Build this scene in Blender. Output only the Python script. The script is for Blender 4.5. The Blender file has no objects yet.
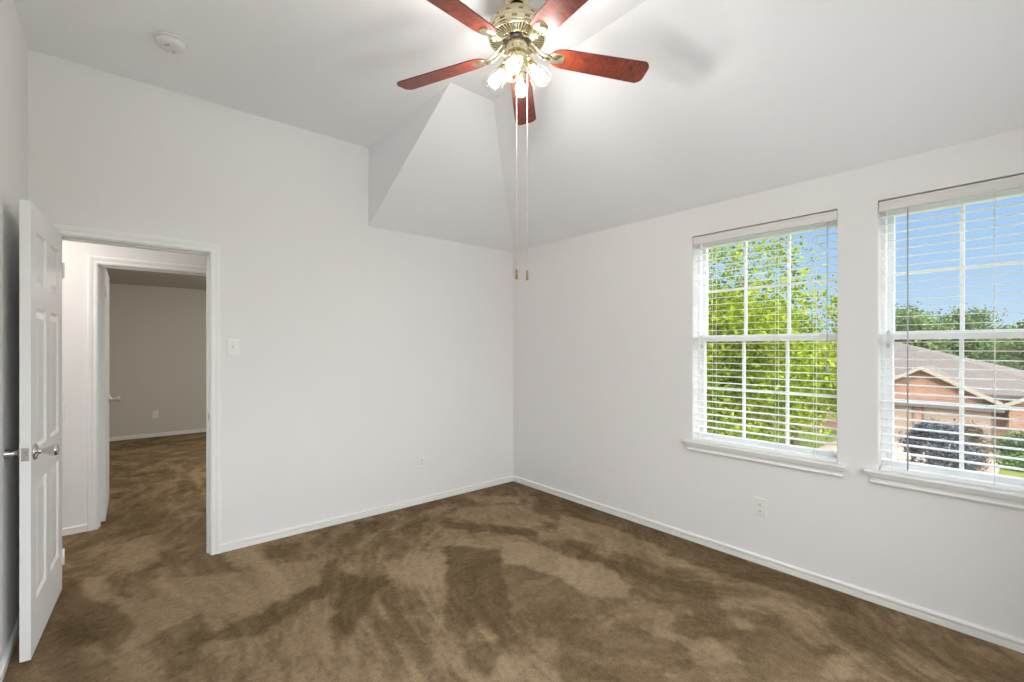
import bpy, bmesh, math, random
import numpy as np
from mathutils import Vector, Matrix, noise as mnoise

S = bpy.context.scene
COL = S.collection
PI = math.pi

# ------------------------------------------------------------------ camera
YAW = 0.8653
FPX = 462.1
cam_d = bpy.data.cameras.new('camera')
cam = bpy.data.objects.new('camera', cam_d)
COL.objects.link(cam)
cam.location = (-3.156, -3.686, 1.394)
cam.rotation_euler = (PI / 2, 0, YAW - PI / 2)
cam_d.sensor_fit = 'HORIZONTAL'
cam_d.sensor_width = 36.0
cam_d.lens = FPX / 1024 * 36.0
cam_d.shift_x = 0.0
cam_d.shift_y = (347.9 - 341.0) / 1024
cam_d.clip_start = 0.02
cam_d.clip_end = 500
S.camera = cam

# ------------------------------------------------------------------ colour management
S.view_settings.view_transform = 'Standard'
S.view_settings.look = 'None'
S.view_settings.gamma = 1.0
S.view_settings.use_curve_mapping = False
S.view_settings.exposure = 0.0
S.cycles.use_denoising = True
S.cycles.max_bounces = 14
S.cycles.diffuse_bounces = 8
S.cycles.transparent_max_bounces = 24
S.cycles.sample_clamp_indirect = 6.0

# ------------------------------------------------------------------ sky
SKY_FILL = 9.7
W = bpy.data.worlds.new('sky')
S.world = W
W.use_nodes = True
nt = W.node_tree
nt.nodes.clear()
wo = nt.nodes.new('ShaderNodeOutputWorld')
bg = nt.nodes.new('ShaderNodeBackground')
tc = nt.nodes.new('ShaderNodeTexCoord')
sx = nt.nodes.new('ShaderNodeSeparateXYZ')
rp = nt.nodes.new('ShaderNodeValToRGB')
rp.color_ramp.elements[0].position = 0.0
rp.color_ramp.elements[0].color = (0.66, 0.82, 0.98, 1)
rp.color_ramp.elements[1].position = 0.35
rp.color_ramp.elements[1].color = (0.28, 0.53, 0.96, 1)
e = rp.color_ramp.elements.new(0.13)
e.color = (0.46, 0.69, 0.98, 1)
nt.links.new(tc.outputs['Generated'], sx.inputs[0])
nt.links.new(sx.outputs['Z'], rp.inputs[0])
# bright lobe added to the sky behind the camera, fills the room with light
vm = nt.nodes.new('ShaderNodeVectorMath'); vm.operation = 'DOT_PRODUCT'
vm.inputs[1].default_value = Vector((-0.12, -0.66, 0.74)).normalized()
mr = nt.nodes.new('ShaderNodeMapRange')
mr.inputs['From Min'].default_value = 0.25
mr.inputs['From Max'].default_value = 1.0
pw = nt.nodes.new('ShaderNodeMath'); pw.operation = 'MULTIPLY'; pw.inputs[1].default_value = SKY_FILL
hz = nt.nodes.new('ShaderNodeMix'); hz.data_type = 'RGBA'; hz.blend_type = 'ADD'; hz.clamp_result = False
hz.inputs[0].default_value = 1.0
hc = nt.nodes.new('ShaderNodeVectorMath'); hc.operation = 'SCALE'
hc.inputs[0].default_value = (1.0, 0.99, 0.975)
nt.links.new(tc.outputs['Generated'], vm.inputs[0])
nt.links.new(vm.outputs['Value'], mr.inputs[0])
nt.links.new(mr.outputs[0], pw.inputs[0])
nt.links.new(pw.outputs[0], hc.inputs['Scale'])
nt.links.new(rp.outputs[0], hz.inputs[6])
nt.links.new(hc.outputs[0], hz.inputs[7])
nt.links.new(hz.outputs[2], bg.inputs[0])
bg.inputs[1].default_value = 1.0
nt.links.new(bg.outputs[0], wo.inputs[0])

# ------------------------------------------------------------------ sun (behind the house, lights the street side only)
sun_d = bpy.data.lights.new('sun', 'SUN')
sun = bpy.data.objects.new('sun', sun_d)
COL.objects.link(sun)
sun_d.energy = 3.0
sun_d.angle = 0.02
sun_d.color = (1.0, 0.95, 0.86)
sun.location = (-10, -12, 20)
sun.rotation_euler = Vector((0.80, 0.0, -0.70)).to_track_quat('-Z', 'Y').to_euler()

BULB_STRENGTH = 160.0
HALL_STRENGTH = 45.0
FAR_STRENGTH = 125.0

# ================================================================== materials
def mat(name):
    m = bpy.data.materials.new(name)
    m.use_nodes = True
    return m, m.node_tree, m.node_tree.nodes['Principled BSDF']

def node(t, typ, **kw):
    n = t.nodes.new(typ)
    for k, v in kw.items():
        setattr(n, k, v)
    return n

def objco(t):
    return node(t, 'ShaderNodeTexCoord').outputs['Object']

def add_bump(t, b, scale, strength, dist=0.002, detail=3, rough=0.6):
    n = node(t, 'ShaderNodeTexNoise')
    n.inputs['Scale'].default_value = scale
    n.inputs['Detail'].default_value = detail
    n.inputs['Roughness'].default_value = rough
    t.links.new(objco(t), n.inputs['Vector'])
    bp = node(t, 'ShaderNodeBump')
    bp.inputs['Strength'].default_value = strength
    bp.inputs['Distance'].default_value = dist
    t.links.new(n.outputs['Fac'], bp.inputs['Height'])
    t.links.new(bp.outputs[0], b.inputs['Normal'])
    return n

def simple(name, rgb, rough=0.5, metal=0.0, spec=0.5, bump=None, var=0.0):
    m, t, b = mat(name)
    b.inputs['Base Color'].default_value = (*rgb, 1)
    b.inputs['Roughness'].default_value = rough
    b.inputs['Metallic'].default_value = metal
    b.inputs['Specular IOR Level'].default_value = spec
    if bump:
        add_bump(t, b, *bump)
    if var > 0:
        n = node(t, 'ShaderNodeTexNoise')
        n.inputs['Scale'].default_value = 6
        t.links.new(objco(t), n.inputs['Vector'])
        r = node(t, 'ShaderNodeValToRGB')
        r.color_ramp.elements[0].position = 0.3
        r.color_ramp.elements[1].position = 0.7
        r.color_ramp.elements[0].color = (*[c * (1 - var) for c in rgb], 1)
        r.color_ramp.elements[1].color = (*[min(1, c * (1 + var)) for c in rgb], 1)
        t.links.new(n.outputs['Fac'], r.inputs[0])
        t.links.new(r.outputs[0], b.inputs['Base Color'])
    return m

M_WALL = simple('wall_paint', (0.805, 0.792, 0.788), 0.85, spec=0.2, bump=(160, 0.14, 0.0015))
M_CEIL = simple('ceiling_paint', (0.865, 0.872, 0.89), 0.9, spec=0.15, bump=(110, 0.35, 0.002))
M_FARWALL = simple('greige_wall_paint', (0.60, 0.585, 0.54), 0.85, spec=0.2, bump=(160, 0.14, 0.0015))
M_TRIM = simple('trim_enamel', (0.84, 0.84, 0.83), 0.4, spec=0.4)
M_DOOR = simple('door_enamel', (0.83, 0.835, 0.835), 0.42, spec=0.4, bump=(40, 0.05, 0.001))
M_VINYL = simple('window_vinyl', (0.88, 0.885, 0.89), 0.35)
M_SLAT = simple('blind_vinyl', (0.90, 0.90, 0.90), 0.45)
M_VALANCE = simple('valance_vinyl', (0.72, 0.705, 0.68), 0.5)
M_CORD = simple('blind_cord', (0.80, 0.80, 0.79), 0.8)
M_WAND = simple('wand_plastic', (0.42, 0.42, 0.43), 0.3)
M_CHROME = simple('satin_nickel', (0.62, 0.61, 0.60), 0.18, metal=1.0)
M_STEEL = simple('hinge_steel', (0.55, 0.54, 0.52), 0.4, metal=1.0)
M_BRASS = simple('polished_brass', (0.88, 0.80, 0.56), 0.22, metal=1.0)
M_BRASSD = simple('brass_dark', (0.30, 0.22, 0.09), 0.35, metal=0.9)
M_DARK = simple('dark_metal', (0.02, 0.02, 0.025), 0.35)
M_CHAIN = simple('pull_chain_metal', (0.80, 0.76, 0.68), 0.4, metal=0.4)
M_PLATE = simple('plate_plastic', (0.80, 0.79, 0.77), 0.35)
M_SLOT = simple('slot_dark', (0.10, 0.09, 0.08), 0.6)
M_TOGGLE = simple('toggle_plastic', (0.60, 0.59, 0.57), 0.35)
M_DETECT = simple('detector_plastic', (0.78, 0.78, 0.77), 0.45)

def carpet_mat():
    m, t, b = mat('brown_carpet')
    L = t.links
    co = objco(t)
    at = node(t, 'ShaderNodeAttribute', attribute_name='nap')
    # fibre speckle
    n2 = node(t, 'ShaderNodeTexNoise')
    n2.inputs['Scale'].default_value = 150
    n2.inputs['Detail'].default_value = 3
    L.new(co, n2.inputs['Vector'])
    n3 = node(t, 'ShaderNodeTexNoise')
    n3.inputs['Scale'].default_value = 34
    n3.inputs['Detail'].default_value = 4
    n3.inputs['Distortion'].default_value = 0.6
    L.new(co, n3.inputs['Vector'])
    def madd(a, k, c):
        q = node(t, 'ShaderNodeMath', operation='MULTIPLY_ADD')
        L.new(a, q.inputs[0])
        q.inputs[1].default_value = k
        if isinstance(c, float):
            q.inputs[2].default_value = c
        else:
            L.new(c, q.inputs[2])
        return q.outputs[0]
    v = madd(at.outputs['Fac'], 0.5, 0.5)
    v = madd(n3.outputs['Fac'], 0.50, madd(v, 1.0, -0.25))
    v = madd(n2.outputs['Fac'], 0.80, madd(v, 1.0, -0.40))
    r = node(t, 'ShaderNodeValToRGB')
    r.color_ramp.elements[0].position = 0.0
    r.color_ramp.elements[0].color = (0.090, 0.060, 0.029, 1)
    r.color_ramp.elements[1].position = 1.0
    r.color_ramp.elements[1].color = (0.385, 0.285, 0.180, 1)
    e = r.color_ramp.elements.new(0.5)
    e.color = (0.212, 0.149, 0.087, 1)
    L.new(v, r.inputs[0])
    L.new(r.outputs[0], b.inputs['Base Color'])
    b.inputs['Roughness'].default_value = 1.0
    b.inputs['Specular IOR Level'].default_value = 0.05
    b.inputs['Sheen Weight'].default_value = 0.0
    b.inputs['Sheen Roughness'].default_value = 0.6
    bp = node(t, 'ShaderNodeBump')
    bp.inputs['Strength'].default_value = 0.6
    bp.inputs['Distance'].default_value = 0.006
    L.new(n2.outputs['Fac'], bp.inputs['Height'])
    L.new(bp.outputs[0], b.inputs['Normal'])
    return m
M_CARPET = carpet_mat()

def wood_mat():
    m, t, b = mat('cherry_blade_wood')
    L = t.links
    mp = node(t, 'ShaderNodeMapping')
    mp.inputs['Scale'].default_value = (11.0, 5.0, 3.0)
    L.new(node(t, 'ShaderNodeTexCoord').outputs['UV'], mp.inputs[0])
    n = node(t, 'ShaderNodeTexNoise')
    n.inputs['Scale'].default_value = 2.2
    n.inputs['Detail'].default_value = 5
    n.inputs['Distortion'].default_value = 1.6
    L.new(mp.outputs[0], n.inputs['Vector'])
    r = node(t, 'ShaderNodeValToRGB')
    r.color_ramp.elements[0].position = 0.30
    r.color_ramp.elements[0].color = (0.085, 0.016, 0.010, 1)
    r.color_ramp.elements[1].position = 0.72
    r.color_ramp.elements[1].color = (0.27, 0.050, 0.023, 1)
    L.new(n.outputs['Fac'], r.inputs[0])
    L.new(r.outputs[0], b.inputs['Base Color'])
    b.inputs['Roughness'].default_value = 0.32
    b.inputs['Specular IOR Level'].default_value = 0.5
    return m
M_WOOD = wood_mat()
M_EDGE = simple('blade_edge_wood', (0.075, 0.022, 0.012), 0.4)

def pane_mat():
    m = bpy.data.materials.new('window_glass')
    m.use_nodes = True
    t = m.node_tree
    t.nodes.clear()
    o = node(t, 'ShaderNodeOutputMaterial')
    mx = node(t, 'ShaderNodeMixShader')
    tr = node(t, 'ShaderNodeBsdfTransparent')
    tr.inputs[0].default_value = (0.97, 0.985, 0.98, 1)
    gl = node(t, 'ShaderNodeBsdfGlossy')
    gl.inputs['Roughness'].default_value = 0.01
    mx.inputs[0].default_value = 0.035
    t.links.new(tr.outputs[0], mx.inputs[1])
    t.links.new(gl.outputs[0], mx.inputs[2])
    t.links.new(mx.outputs[0], o.inputs[0])
    return m
M_PANE = pane_mat()

def shade_mat():
    m = bpy.data.materials.new('clear_shade_glass')
    m.use_nodes = True
    t = m.node_tree
    t.nodes.clear()
    o = node(t, 'ShaderNodeOutputMaterial')
    lw = node(t, 'ShaderNodeLayerWeight')
    lw.inputs['Blend'].default_value = 0.35
    tr = node(t, 'ShaderNodeBsdfTransparent')
    tr.inputs[0].default_value = (0.97, 0.97, 0.96, 1)
    tl = node(t, 'ShaderNodeBsdfTranslucent')
    tl.inputs[0].default_value = (0.95, 0.93, 0.88, 1)
    gl = node(t, 'ShaderNodeBsdfGlossy')
    gl.inputs['Roughness'].default_value = 0.08
    m1 = node(t, 'ShaderNodeMixShader')
    m1.inputs[0].default_value = 0.003
    m2 = node(t, 'ShaderNodeMixShader')
    sc = node(t, 'ShaderNodeMath', operation='MULTIPLY')
    sc.inputs[1].default_value = 0.06
    t.links.new(lw.outputs['Facing'], sc.inputs[0])
    t.links.new(tr.outputs[0], m1.inputs[1])
    t.links.new(tl.outputs[0], m1.inputs[2])
    t.links.new(sc.outputs[0], m2.inputs[0])
    t.links.new(m1.outputs[0], m2.inputs[1])
    t.links.new(gl.outputs[0], m2.inputs[2])
    t.links.new(m2.outputs[0], o.inputs[0])
    return m
M_SHADE = shade_mat()

def emit_mat(name, rgb, s):
    m = bpy.data.materials.new(name)
    m.use_nodes = True
    t = m.node_tree
    t.nodes.clear()
    o = node(t, 'ShaderNodeOutputMaterial')
    em = node(t, 'ShaderNodeEmission')
    em.inputs[0].default_value = (*rgb, 1)
    em.inputs[1].default_value = s
    t.links.new(em.outputs[0], o.inputs[0])
    return m
M_BULB = emit_mat('lit_bulb', (1.0, 0.965, 0.92), BULB_STRENGTH)
M_HALLGLOW = emit_mat('lit_hallway_diffuser', (1.0, 0.95, 0.88), HALL_STRENGTH)
M_FARGLOW = emit_mat('added_far_diffuser', (1.0, 0.96, 0.88), FAR_STRENGTH)

def brick_mat():
    m, t, b = mat('house_brick')
    L = t.links
    mp = node(t, 'ShaderNodeMapping')
    mp.inputs['Rotation'].default_value = (PI / 2, 0, PI / 2)
    tcn = node(t, 'ShaderNodeTexCoord')
    sp = node(t, 'ShaderNodeSeparateXYZ')
    cb = node(t, 'ShaderNodeCombineXYZ')
    ad = node(t, 'ShaderNodeMath', operation='ADD')
    L.new(tcn.outputs['Object'], sp.inputs[0])
    L.new(sp.outputs['X'], ad.inputs[0])
    L.new(sp.outputs['Y'], ad.inputs[1])
    L.new(ad.outputs[0], cb.inputs['X'])
    L.new(sp.outputs['Z'], cb.inputs['Y'])
    br = node(t, 'ShaderNodeTexBrick')
    br.inputs['Scale'].default_value = 1.0
    br.inputs['Brick Width'].default_value = 0.21
    br.inputs['Row Height'].default_value = 0.075
    br.inputs['Mortar Size'].default_value = 0.008
    br.inputs['Color1'].default_value = (0.30, 0.135, 0.075, 1)
    br.inputs['Color2'].default_value = (0.37, 0.19, 0.115, 1)
    br.inputs['Mortar'].default_value = (0.36, 0.28, 0.22, 1)
    L.new(cb.outputs[0], br.inputs['Vector'])
    L.new(br.outputs['Color'], b.inputs['Base Color'])
    b.inputs['Roughness'].default_value = 0.9
    return m
M_BRICK = brick_mat()

def noise_mat(name, c0, c1, scale, rough=0.95, detail=4, bump=None, stretch=(1, 1, 1)):
    m, t, b = mat(name)
    mp = node(t, 'ShaderNodeMapping')
    mp.inputs['Scale'].default_value = stretch
    t.links.new(objco(t), mp.inputs[0])
    n = node(t, 'ShaderNodeTexNoise')
    n.inputs['Scale'].default_value = scale
    n.inputs['Detail'].default_value = detail
    t.links.new(mp.outputs[0], n.inputs['Vector'])
    r = node(t, 'ShaderNodeValToRGB')
    r.color_ramp.elements[0].position = 0.32
    r.color_ramp.elements[0].color = (*c0, 1)
    r.color_ramp.elements[1].position = 0.68
    r.color_ramp.elements[1].color = (*c1, 1)
    t.links.new(n.outputs['Fac'], r.inputs[0])
    t.links.new(r.outputs[0], b.inputs['Base Color'])
    b.inputs['Roughness'].default_value = rough
    b.inputs['Specular IOR Level'].default_value = 0.1
    return m
M_SHINGLE = noise_mat('roof_shingle', (0.105, 0.088, 0.077), (0.140, 0.117, 0.104), 9, stretch=(1, 1, 5))
M_GRASS = noise_mat('lawn_grass', (0.095, 0.115, 0.022), (0.15, 0.165, 0.04), 3.0, detail=8)
M_CONC = noise_mat('driveway_concrete', (0.25, 0.195, 0.15), (0.31, 0.25, 0.195), 1.2)
M_BOUNCE = noise_mat('bounce_concrete', (0.60, 0.59, 0.57), (0.66, 0.65, 0.63), 1.0)
M_FASCIA = simple('cream_fascia', (0.33, 0.27, 0.21), 0.6)
M_SOFFIT = simple('taupe_soffit', (0.125, 0.105, 0.092), 0.7)
M_GARAGE = simple('garage_door_paint', (0.33, 0.235, 0.175), 0.55)
M_HGLASS = simple('house_window_glass', (0.10, 0.14, 0.20), 0.08)
M_BARK = noise_mat('bark', (0.10, 0.075, 0.05), (0.20, 0.15, 0.11), 14)

def leaf_mat(name, cols, trans=0.35):
    m = bpy.data.materials.new(name)
    m.use_nodes = True
    t = m.node_tree
    t.nodes.clear()
    o = node(t, 'ShaderNodeOutputMaterial')
    g = node(t, 'ShaderNodeNewGeometry')
    r = node(t, 'ShaderNodeValToRGB')
    r.color_ramp.elements[0].color = (*cols[0], 1)
    r.color_ramp.elements[1].color = (*cols[-1], 1)
    for i, c in enumerate(cols[1:-1]):
        e = r.color_ramp.elements.new((i + 1) / (len(cols) - 1))
        e.color = (*c, 1)
    t.links.new(g.outputs['Random Per Island'], r.inputs[0])
    df = node(t, 'ShaderNodeBsdfDiffuse')
    tl = node(t, 'ShaderNodeBsdfTranslucent')
    mx = node(t, 'ShaderNodeMixShader')
    mx.inputs[0].default_value = trans
    t.links.new(r.outputs[0], df.inputs[0])
    t.links.new(r.outputs[0], tl.inputs[0])
    t.links.new(df.outputs[0], mx.inputs[1])
    t.links.new(tl.outputs[0], mx.inputs[2])
    t.links.new(mx.outputs[0], o.inputs[0])
    return m
M_LEAF = leaf_mat('spring_leaf', [(0.06, 0.11, 0.008), (0.21, 0.275, 0.015), (0.42, 0.45, 0.045)], 0.42)
M_LEAF2 = leaf_mat('hazed_green_leaf', [(0.06, 0.10, 0.045), (0.13, 0.18, 0.075), (0.23, 0.28, 0.12)], 0.3)  # green greyed down, distance haze is put into the leaf colour
M_LEAF3 = leaf_mat('dark_green_leaf', [(0.035, 0.075, 0.02), (0.09, 0.16, 0.035), (0.17, 0.25, 0.06)], 0.25)
M_PLUM = leaf_mat('grey_purple_leaf', [(0.03, 0.03, 0.037), (0.085, 0.085, 0.098), (0.20, 0.20, 0.22)], 0.15)
M_BROWNLEAF = leaf_mat('brown_leaf', [(0.07, 0.05, 0.035), (0.14, 0.105, 0.07), (0.25, 0.19, 0.14)], 0.15)

# ================================================================== mesh helpers
def tag(o, label=None, cat=None, group=None, kind=None):
    if label: o['label'] = label
    if cat: o['category'] = cat
    if group: o['group'] = group
    if kind: o['kind'] = kind
    return o

def empty(name, loc, label=None, cat=None, group=None, kind=None):
    o = bpy.data.objects.new(name, None)
    COL.objects.link(o)
    o.location = loc
    o.empty_display_size = 0.1
    return tag(o, label, cat, group, kind)

def root_loc(o):
    v = Vector((0, 0, 0))
    while o is not None:
        v += Vector(o.location)
        o = o.parent
    return v

class MB:
    """Collects shapes in world coordinates; build() links them as one mesh object."""
    def __init__(s):
        s.v, s.f, s.sm, s.mi = [], [], [], []

    def add(s, verts, faces, smooth=False, mi=0):
        o = len(s.v)
        s.v += [tuple(p) for p in verts]
        for f in faces:
            s.f.append(tuple(i + o for i in f))
            s.sm.append(smooth)
            s.mi.append(mi)
        return s

    def box(s, a, b, mi=0, M=None):
        x0, x1 = sorted((a[0], b[0])); y0, y1 = sorted((a[1], b[1])); z0, z1 = sorted((a[2], b[2]))
        V = [Vector(p) for p in ((x0, y0, z0), (x1, y0, z0), (x1, y1, z0), (x0, y1, z0), (x0, y0, z1), (x1, y0, z1), (x1, y1, z1), (x0, y1, z1))]
        if M is not None:
            V = [M @ p for p in V]
        return s.add(V, [(0, 3, 2, 1), (4, 5, 6, 7), (0, 1, 5, 4), (1, 2, 6, 5), (2, 3, 7, 6), (3, 0, 4, 7)], False, mi)

    def lathe(s, prof, M, n=32, smooth=True, mi=0, cap=True):
        """prof: [(r, z)] along local z; M places it."""
        V, F = [], []
        for r, z in prof:
            for k in range(n):
                a = 2 * PI * k / n
                V.append(M @ Vector((r * math.cos(a), r * math.sin(a), z)))
        for i in range(len(prof) - 1):
            for k in range(n):
                k2 = (k + 1) % n
                F.append((i * n + k, i * n + k2, (i + 1) * n + k2, (i + 1) * n + k))
        s.add(V, F, smooth, mi)
        if cap:
            o = len(s.v) - len(V)
            for i, flip in ((0, True), (len(prof) - 1, False)):
                if prof[i][0] > 1e-5:
                    idx = [o + i * n + k for k in range(n)]
                    s.f.append(tuple(idx[::-1] if flip else idx)); s.sm.append(False); s.mi.append(mi)
        return s

    def tube(s, pts, r, n=8, mi=0, radii=None):
        pts = [Vector(p) for p in pts]
        V, F = [], []
        t0 = (pts[1] - pts[0]).normalized()
        u = t0.orthogonal().normalized()
        for i, p in enumerate(pts):
            t = ((pts[min(i + 1, len(pts) - 1)]) - pts[max(i - 1, 0)]).normalized()
            u = (u - t * u.dot(t)).normalized()
            w = t.cross(u)
            rr = radii[i] if radii else r
            for k in range(n):
                a = 2 * PI * k / n
                V.append(p + (u * math.cos(a) + w * math.sin(a)) * rr)
        for i in range(len(pts) - 1):
            for k in range(n):
                k2 = (k + 1) % n
                F.append((i * n + k, i * n + k2, (i + 1) * n + k2, (i + 1) * n + k))
        F.append(tuple(range(n))[::-1])
        F.append(tuple((len(pts) - 1) * n + k for k in range(n)))
        return s.add(V, F, True, mi)

    def sweep(s, prof, frames, mi=0, closed=True):
        """prof index j -> frames[i](p) gives the point; joins frame rings, caps the ends."""
        V, F = [], []
        m = len(prof)
        for fr in frames:
            for p in prof:
                V.append(fr(p))
        for i in range(len(frames) - 1):
            for j in range(m if closed else m - 1):
                j2 = (j + 1) % m
                F.append((i * m + j, i * m + j2, (i + 1) * m + j2, (i + 1) * m + j))
        if closed:
            F.append(tuple(range(m))[::-1])
            F.append(tuple((len(frames) - 1) * m + j for j in range(m)))
        return s.add(V, F, False, mi)

    def build(s, name, mats, parent=None, bevel=0, seg=2, solid=0, recalc=True):
        me = bpy.data.meshes.new(name)
        off = root_loc(parent) if parent is not None else Vector((0, 0, 0))
        me.from_pydata([tuple(Vector(p) - off) for p in s.v], [], s.f)
        me.polygons.foreach_set('use_smooth', s.sm)
        me.polygons.foreach_set('material_index', s.mi)
        if not isinstance(mats, (list, tuple)):
            mats = [mats]
        for m in mats:
            me.materials.append(m)
        if recalc:
            bm = bmesh.new(); bm.from_mesh(me)
            bmesh.ops.recalc_face_normals(bm, faces=bm.faces)
            bm.to_mesh(me); bm.free()
        o = bpy.data.objects.new(name, me)
        COL.objects.link(o)
        if parent is not None:
            o.parent = parent
        if bevel:
            b = o.modifiers.new('soft_edge', 'BEVEL')
            b.width = bevel; b.segments = seg; b.limit_method = 'ANGLE'; b.angle_limit = 0.6
        if solid:
            b = o.modifiers.new('thickness', 'SOLIDIFY')
            b.thickness = abs(solid); b.offset = 1 if solid > 0 else -1
        return o

T = Matrix.Translation
def R(a, ax): return Matrix.Rotation(a, 4, ax)
def aim(loc, d):
    return T(Vector(loc)) @ Vector(d).normalized().to_track_quat('Z', 'Y').to_matrix().to_4x4()

def struct(o, label, cat):
    return tag(o, label, cat, kind='structure')

# ================================================================== room constants
ZC, ZP = 3.049, 2.40           # flat ceiling, wall plate
XL, YR = -3.537, -4.10         # far side walls
XS, DS = -1.58, 1.242          # vertical face of the vault, run of the slopes
DX0, DX1, DZ = -3.445, -2.688, 2.035   # bedroom door opening
HX0, HX1 = -3.272, -2.512      # second doorway
YH, YH2 = 1.091, 1.206         # hallway wall faces
YF = 5.465                     # far room back wall
WT = 0.15                      # window wall thickness
WIN = [(-2.875, -1.990), (-3.945, -3.060)]
WZ0, WZ1 = 0.722, 2.198

# ------------------------------------------------------------------ floor with nap
NAP = [
    (-1, [(-1.39, -0.92), (-1.15, -1.19), (-1.32, -1.48), (-1.72, -2.05), (-1.75, -1.9), (-1.74, -1.73), (-1.9, -1.9), (-1.9, -1.71), (-1.54, -1.13)]),
    (-0.9, [(-2.1, -0.89), (-1.88, -1.06), (-1.89, -1.12), (-2.05, -1.19), (-2.28, -1.47), (-2.34, -1.41), (-2.2, -1.07)]),
    (-0.8, [(-1.71, -0.03), (-1.53, -0.15), (-1.67, -0.36), (-1.79, -0.22)]),
    (-0.8, [(-1.16, -0.5), (-0.72, -1.13), (-0.8, -1.21), (-1.06, -0.87), (-1.23, -0.61)]),
    (-0.45, [(-1.26, -1.37), (-1.13, -1.53), (-1.15, -2.0), (-1.47, -2.27), (-1.66, -1.98)]),
    (0.8, [(-1.06, -1.1), (-0.86, -1.27), (-0.9, -1.79), (-1.11, -1.97), (-1.15, -1.58), (-1.23, -1.34)]),
    (0.7, [(-1.82, -0.84), (-1.45, -0.97), (-1.72, -1.39), (-1.93, -1.07)]),
    (-0.8, [(-1.94, -1.86), (-1.74, -1.98), (-1.79, -2.05), (-1.98, -2.13), (-2.01, -2.08)]),
    (-0.4, [(-2.14, -1.47), (-1.98, -1.6), (-2.0, -1.73), (-2.21, -1.63)]),
    (0.6, [(-0.9, -0.3), (-0.35, -0.66), (-0.62, -1.09), (-0.81, -1.01), (-1.03, -0.57)]),
    (-0.8, [(-3.43, 0.23), (-3.33, 0.15), (-3.28, -0.17), (-3.12, -0.58), (-3.18, -0.86), (-3.27, -0.7), (-3.36, -0.67)]),
    (0.9, [(-3.32, 0.14), (-3.21, 0.09), (-3.18, -0.25), (-3.04, -0.48), (-2.92, -0.28), (-2.8, -0.65), (-2.87, -0.79), (-3.0, -0.87), (-3.14, -0.94), (-3.07, -0.61), (-3.26, -0.19)]),
    (-0.9, [(-2.92, -1.14), (-2.83, -1.07), (-2.64, -1.18), (-2.24, -1.02), (-2.17, -0.8), (-2.38, -0.9), (-2.58, -0.97), (-2.78, -1.03), (-2.89, -0.92)]),
    (-0.7, [(-2.37, -0.08), (-2.12, -0.21), (-2.25, -0.4), (-2.42, -0.31)]),
    (0.6, [(-2.9, -0.22), (-2.56, -0.42), (-2.11, -0.52), (-2.23, -0.87), (-2.45, -0.88), (-2.66, -0.97), (-2.86, -0.73)]),
    (-0.8, [(0.01, -0.66), (0.07, -1.58), (-0.05, -2.5), (0.02, -2.98), (-0.22, -3.03), (-0.28, -2.59), (-0.33, -2.06), (-0.43, -1.66), (-0.22, -0.89)]),
    (0.6, [(-0.33, -0.99), (-0.25, -1.39), (-0.24, -1.62), (-0.27, -1.98), (-0.53, -2.1), (-0.55, -1.75), (-0.68, -1.32)]),
    (-0.8, [(-0.7, -1.43), (-0.67, -1.77), (-0.61, -2.22), (-0.59, -2.49), (-0.72, -2.42), (-0.77, -2.13), (-0.84, -1.73)]),
    (0.8, [(-0.89, -1.52), (-0.76, -1.79), (-0.87, -2.09), (-1.04, -2.11), (-1.13, -2.0), (-1.14, -1.77)]),
    (0.6, [(-0.95, -2.3), (-0.94, -2.41), (-1.1, -2.47), (-1.19, -2.43)]),
    (0.6, [(-0.99, -2.57), (-1.02, -2.75), (-1.16, -2.77), (-1.22, -2.67)]),
    (-0.9, [(-1.26, -2.57), (-1.17, -2.63), (-1.22, -2.67), (-1.29, -2.65)]),
    (-0.6, [(-0.6, -2.71), (-0.66, -2.99), (-0.92, -3.04), (-1.17, -2.84), (-0.93, -2.71)]),
    (0.8, [(-0.72, -3.02), (-0.59, -3.11), (-0.8, -3.16), (-0.83, -3.1)]),
    (-0.8, [(-0.61, -2.98), (-0.59, -3.03), (-0.65, -3.06), (-0.68, -3.01)]),
    (-0.7, [(-1.63, -2.23), (-1.57, -2.32), (-1.54, -2.53), (-1.75, -2.35)]),
    (0.6, [(-3.15, 0.6), (-2.98, 0.68), (-2.92, 0.1), (-3.1, -0.01)]),
    (0.5, [(-2.83, 1.6), (-2.75, 1.19), (-2.82, 1.09)]),
    (0.7, [(-2.53, 2.71), (-2.46, 2.77), (-2.52, 1.52), (-2.58, 1.11)]),
]

def vnoise(x, y, seed):
    """smooth lattice noise in -1..1 on arrays"""
    rs = np.random.RandomState(seed)
    G = rs.uniform(-1, 1, (256, 256))
    xi = np.floor(x).astype(int); yi = np.floor(y).astype(int)
    fx = x - xi; fy = y - yi
    fx = fx * fx * (3 - 2 * fx); fy = fy * fy * (3 - 2 * fy)
    g = lambda a, b: G[a % 256, b % 256]
    return (g(xi, yi) * (1 - fx) + g(xi + 1, yi) * fx) * (1 - fy) + (g(xi, yi + 1) * (1 - fx) + g(xi + 1, yi + 1) * fx) * fy

def fbm(x, y, seed, oct=4, gain=0.55):
    v, a, n = 0, 1.0, 0
    for o in range(oct):
        v = v + a * vnoise(x * 2 ** o + 17.3 * o, y * 2 ** o - 9.1 * o, seed + o)
        n += a; a *= gain
    return v / n

def in_poly(px, py, poly):
    r = np.zeros(px.shape, bool)
    for (x0, y0), (x1, y1) in zip(poly, poly[1:] + poly[:1]):
        c = ((y0 > py) != (y1 > py)) & (px < (x1 - x0) * (py - y0) / (y1 - y0 + 1e-12) + x0)
        r ^= c
    return r

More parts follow.
